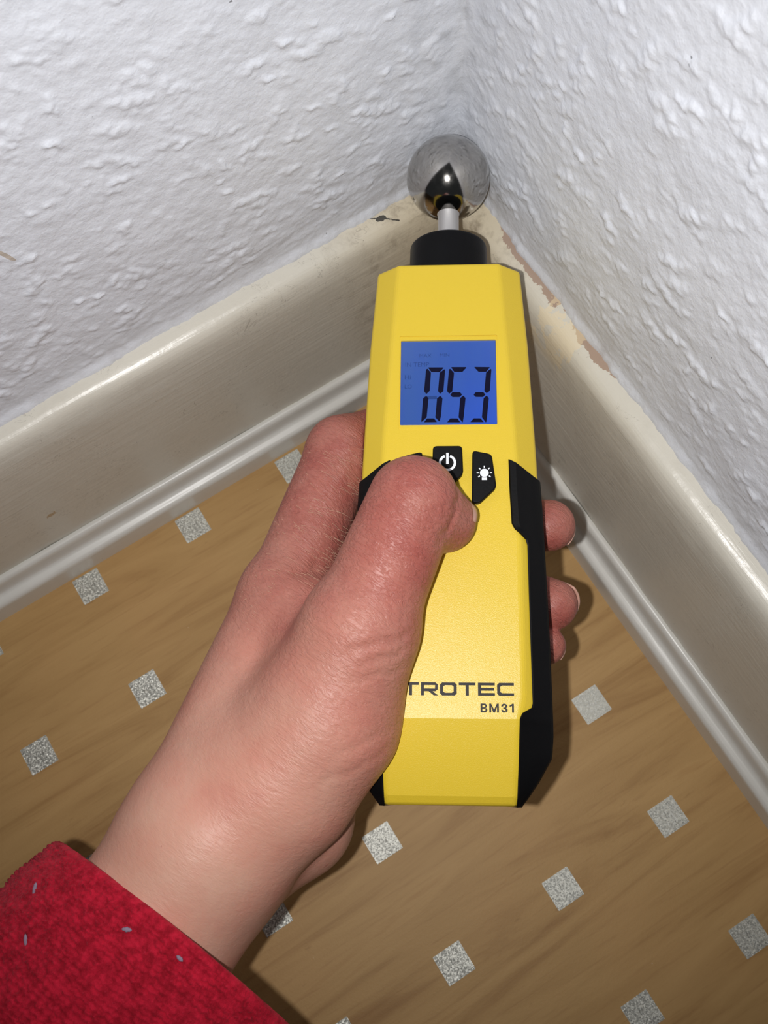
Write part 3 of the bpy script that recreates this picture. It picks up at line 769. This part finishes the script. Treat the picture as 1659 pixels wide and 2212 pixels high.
def skin_material():
    t = NT('skin'); x, y, z = t.sep()
    blot = t.noise(38, 4, 0.6); blot2 = t.noise(95, 4, 0.6)
    base = t.ramp(blot, [(0.30, srgb(217, 169, 148)), (0.52, srgb(214, 155, 135)), (0.72, srgb(200, 128, 114))])
    # blood-flushed thumb and fingers, paler wrist; thumb colour also darkened to offset the near flash  (object x runs along the hand)
    flush_dim = t.step(x, -0.012, 0.098)
    red = t.math('MULTIPLY', flush_dim, t.math('ADD', 0.66, t.math('MULTIPLY', t.step(blot2, 0.25, 0.8), 0.28)))
    base = t.mix(red, base, srgb(158, 80, 72))
    mole = t.math('GREATER_THAN', t.noise(330, 1, 0.3), 0.82)
    base = t.mix(t.math('MULTIPLY', mole, 0.35), base, srgb(160, 80, 66))
    t.set(Base_Color=base, Roughness=0.46, Specular_IOR_Level=0.45)
    t.set(Subsurface_Weight=0.22, Subsurface_Radius=(1.0, 0.32, 0.16), Subsurface_Scale=0.0022)
    # fine crossing skin lines, pores and shallow folds
    l1 = t.noise(1.0, 3, 0.6, vec=t.mapping(scale=(1150, 330, 500), rot=(0, 0, 0.45)), dist=0.6)
    l2 = t.noise(1.0, 3, 0.6, vec=t.mapping(scale=(950, 300, 500), rot=(0, 0, -0.75)), dist=0.6)
    cross = t.math('MINIMUM', t.step(l1, 0.36, 0.56), t.step(l2, 0.36, 0.56))
    n1 = t.bump(cross, 0.00024, t.math('ADD', 0.14, t.math('MULTIPLY', flush_dim, 0.5)))
    n2 = t.bump(t.noise(1.0, 3, 0.6, vec=t.mapping(scale=(420, 110, 160), rot=(0, 0, 0.25)), dist=0.8), 0.0005, t.math('ADD', 0.08, t.math('MULTIPLY', flush_dim, 0.25)), n1)
    t.set(Normal=t.bump(t.noise(190, 4, 0.65), 0.0006, 0.32, n2))
    return t.m
MAT_SKIN = skin_material()
root_l = np.array(h['wristm'][:3]); root_w = loc2world(root_l)
person = bpy.data.objects.new('person', None); COL.objects.link(person); person.empty_display_size = 0.01
# person frame: x along the hand towards the fingers, z up out of the meter's face
hx = np.array(h['tmcp'][:3]) - root_l; hx[2] = 0; hx /= np.linalg.norm(hx)
PX = DX * hx[0] + DY * hx[1]; PY = np.cross(DZ, PX)
PM = Matrix.Identity(4)
for r in range(3): PM[r][0], PM[r][1], PM[r][2], PM[r][3] = PX[r], PY[r], DZ[r], root_w[r] * S
person.matrix_world = PM
tag(person, 'person in a red knitted sleeve, bare left hand gripping the yellow meter', 'person')
def to_person(vl):
    w = loc2world(vl) - root_w; return np.stack([w @ PX, w @ PY, w @ DZ], -1)
hand = fast_mesh('hand_and_forearm', to_person(HV), HQ, MAT_SKIN, person)
hand['label'] = 'reddish bare hand and wrist with bent thumb'

# pale down on the back of the index finger and thumb web
rsh = np.random.RandomState(12)
cand = np.nonzero((HV[:, 0] > -56) & (HV[:, 0] < -25) & (HV[:, 1] > -138) & (HV[:, 1] < -84) & (HV[:, 2] > -9) & (HV[:, 2] < 12))[0]
V, F = [], []
for k in rsh.choice(cand, 260, replace=False):
    p = HV[k]; L_ = rsh.uniform(2.5, 5.5); d = np.array([0.80, -0.42 + rsh.normal(0, 0.18), 0.12]); d /= np.linalg.norm(d); bend = np.array([-0.25, -0.75, -0.35])
    side = np.cross(d, [0, 0, 1.0]); side /= np.linalg.norm(side); up = np.cross(side, d); o_ = len(V); nseg = 5
    for i in range(nseg + 1):
        s_ = i / nseg; c_ = p + d * (L_ * s_) + bend * (0.22 * L_ * s_ * s_) + np.array([0, 0, 0.25 + 0.5 * s_]); w_ = 0.045 * (1 - 0.7 * s_)
        for a_ in (0, 2.09, 4.19): V.append(c_ + side * (w_ * math.cos(a_)) + up * (w_ * math.sin(a_)))
    for i in range(nseg):
        for j in range(3): F.append([o_ + i * 3 + j, o_ + i * 3 + (j + 1) % 3, o_ + (i + 1) * 3 + (j + 1) % 3, o_ + (i + 1) * 3 + j])
down = link_mesh('fine_hair', to_person(np.array(V)), F, plain('pale_hair', srgb(226, 190, 160), 0.35), hand)
down['kind'] = 'stuff'; down['label'] = 'pale fine hairs on the finger'
# nails
MAT_NAIL = plain('fingernail', srgb(206, 160, 142), 0.32)
def nail(a, b, n, t0, t1, half, lift, free=0.0):
    """a plate lying on the capsule a-b, facing n, from t0 to t1 along it"""
    A, B = np.array(a[:3], float), np.array(b[:3], float); d = B - A; Lc = np.linalg.norm(d); d /= Lc
    n = np.array(n, float); n -= d * (n @ d); n /= np.linalg.norm(n); e = np.cross(d, n); V = []; F = []; nu, nv = 13, 11
    for layer in (0, 1):
        for i in range(nu):
            for j in range(nv):
                u = i / (nu - 1) * 2 - 1; q = j / (nv - 1)
                tt = t0 + (t1 - t0) * (q + (0.10 * u * u if q < 0.5 else -0.10 * u * u) * abs(q - 0.5) * 2)
                r = a[3] + (b[3] - a[3]) * min(max(tt, 0), 1); over = max(0.0, tt - 1) * Lc
                rr = math.sqrt(max((r + 0.2) ** 2 - over ** 2 * 0.55, 4.0)) + lift - layer * 0.55 + free * q * q
                ph = u * half; V.append(A + d * (tt * Lc) + rr * (n * math.cos(ph) + e * math.sin(ph)))
    m = nu * nv; g = lambda l, i, j: l * m + i * nv + j
    for i in range(nu - 1):
        for j in range(nv - 1):
            F.append([g(0, i, j), g(0, i + 1, j), g(0, i + 1, j + 1), g(0, i, j + 1)]); F.append([g(1, i, j), g(1, i, j + 1), g(1, i + 1, j + 1), g(1, i + 1, j)])
    for i in range(nu - 1):
        F.append([g(0, i, 0), g(1, i, 0), g(1, i + 1, 0), g(0, i + 1, 0)]); F.append([g(0, i, nv - 1), g(0, i + 1, nv - 1), g(1, i + 1, nv - 1), g(1, i, nv - 1)])
    for j in range(nv - 1):
        F.append([g(0, 0, j), g(0, 0, j + 1), g(1, 0, j + 1), g(1, 0, j)]); F.append([g(0, nu - 1, j), g(1, nu - 1, j), g(1, nu - 1, j + 1), g(0, nu - 1, j + 1)])
    return link_mesh('fingernail', to_person(np.array(V)), F, MAT_NAIL, hand)
nail(h['tdist'], h['ttip'], (0.80, 0.55, 0.25), -0.3, 2.2, 0.75, 0.05)
nail(h['rdip'], h['rtip'], (0.42, 0.50, -0.75), 0.75, 1.2, 0.75, 0.05, 0.1)
nail(h['mdip'], h['mtip'], (0.2, 0.0, -1.0), 0.75, 1.18, 0.7, 0.05)
nail(h['pdip'], h['ptip'], (0.2, 0.0, -1.0), 0.78, 1.18, 0.7, 0.05)

# ------------------------------------------------------------------ knitted sleeve
def knit_material():
    t = NT('red_wool_knit')
    base = t.mix(t.step(t.noise(420, 4, 0.65), 0.3, 0.7), srgb(146, 8, 30), srgb(200, 26, 54))
    fib = t.noise(1600, 3, 0.7)
    base = t.mix(t.math('MULTIPLY', t.step(fib, 0.55, 0.8), 0.4), base, srgb(206, 58, 84))
    t.set(Base_Color=base, Roughness=0.85, Sheen_Weight=0.35, Sheen_Roughness=0.5, Sheen_Tint=srgb(235, 120, 130), Specular_IOR_Level=0.2)
    t.set(Normal=t.bump(fib, 0.0005, 0.6)); return t.m
MAT_KNIT = knit_material()
C0 = np.array(h['sleevec'][:3]); C1 = np.array(h['sleeveend'][:3]); R0, R1 = h['sleevec'][3], h['sleeveend'][3]   # half width and half depth of the cuff
ax_ = C1 - C0; LEN = np.linalg.norm(ax_); ax_ /= LEN; e2 = np.array([0, 0, 1.0]); e2 -= ax_ * (e2 @ ax_); e2 /= np.linalg.norm(e2); e1 = np.cross(ax_, e2)
EXT = 78.0
NA = 620
ang = np.linspace(0, 2 * math.pi, NA, endpoint=False)
prof = []                                           # (distance along axis, radial offset, knit weight)
for t_ in np.linspace(16, 1.2, 10): prof.append((t_, -3.2, 0.3))
for a in np.linspace(-90, 90, 9)[1:-1]: prof.append((1.2 - 1.5 * math.cos(math.radians(a)), -1.6 + 1.6 * math.sin(math.radians(a)), 0.6))
for t_ in np.arange(1.2, EXT, 0.34): prof.append((t_, 0.0, 1.0))
prof = np.array(prof)
T, A_ = np.meshgrid(prof[:, 0], ang, indexing='ij'); OFF = np.repeat(prof[:, 1:2], NA, 1); KW = np.repeat(prof[:, 2:3], NA, 1)
RR = 1.0 + OFF * 0 + np.clip(T, 0, None) * 0.0012
OFF = OFF + 0.6 * np.sin(A_ * 3 + 0.6) * np.exp(-T / 60) + 1.5 * vnoise(A_ * 2.2, T * 0.035, 77) * sstep(T, 4, 30) + 0.9 * vnoise(A_ * 1.1 + T * 0.06, T * 0.09, 78) * sstep(T, 2, 12)
NC = 116; PITCH = 1.35
U = A_ / (2 * math.pi) * NC; fu = U - np.floor(U); tri = np.abs(fu - 0.5)
ph = T / PITCH + tri * 0.9 + 0.45 * vnoise(U * 0.35, T * 0.25, 81) + 0.25 * vnoise(U * 1.1, T * 0.7, 82)
kn = 0.5 + 0.5 * np.cos(2 * math.pi * ph)
kn = kn * (0.35 + 0.65 * np.sin(math.pi * fu * 2 % math.pi)) 
jit = 0.75 + 0.55 * vnoise(U * 0.9, T / PITCH * 0.9, 80)
OFF = OFF + 0.95 * KW * kn * jit
SV = C0 + (T - 5.0 + 0.15 * R0 * np.cos(A_) + 0.17 * R1 * (1 - np.sin(A_)))[..., None] * ax_ + ((R0 * RR + OFF) * np.cos(A_))[..., None] * e1 + ((R1 * RR + OFF) * np.sin(A_))[..., None] * e2
nr = len(prof); idx = np.arange(nr * NA).reshape(nr, NA); nxt = np.roll(idx, -1, 1)
q = np.stack([idx[:-1], idx[1:], nxt[1:], nxt[:-1]], -1).reshape(-1, 4)
sleeve = fast_mesh('sleeve', to_person(SV.reshape(-1, 3)), q, MAT_KNIT, person)
sleeve['label'] = 'loose red knitted sleeve cuff'
MAT_LINT = plain('grey_lint', srgb(150, 130, 150), 0.9)
rs = np.random.RandomState(4)
def blob(center, d1, n_, L, r):
    d1 = np.array(d1) / np.linalg.norm(d1); n_ = np.array(n_) / np.linalg.norm(n_); d2 = np.cross(d1, n_); V = []; F = []
    for i in range(7):
        s = i / 6 * 2 - 1; rr = r * math.sqrt(max(0.02, 1 - s * s)) * (0.8 + 0.4 * rs.rand())
        for k in range(8):
            a = 2 * math.pi * k / 8; V.append(np.array(center) + d1 * (s * L) + d2 * (rr * math.cos(a)) + n_ * (rr * 0.7 * math.sin(a)))
    for i in range(6):
        for k in range(8): F.append([i * 8 + k, i * 8 + (k + 1) % 8, (i + 1) * 8 + (k + 1) % 8, (i + 1) * 8 + k])
    F.append(list(range(8))); F.append([48 + k for k in range(8)])
    return V, F
LINT = [(-73.69, -196.7), (-72.47, -205.92), (-59.04, -212.95), (-100.41, -199.5), (-98.97, -210.42)]

flatS = SV.reshape(-1, 3)
for (lx, ly) in LINT:
    m_ = np.nonzero(((flatS[:, 0] - lx) ** 2 + (flatS[:, 1] - ly) ** 2) < 4)[0]
    if not len(m_): continue
    c_ = flatS[m_[np.argmax(flatS[m_, 2])]]; a_ = rs.uniform(0, 3.14)
    v, f = blob(c_ + np.array([0, 0, 0.1]), (math.cos(a_), math.sin(a_), 0.1), (0.1, 0.1, 1), rs.uniform(0.8, 1.5), rs.uniform(0.35, 0.55))
    link_mesh('lint_fleck', to_person(np.array(v)), f, MAT_LINT, sleeve)
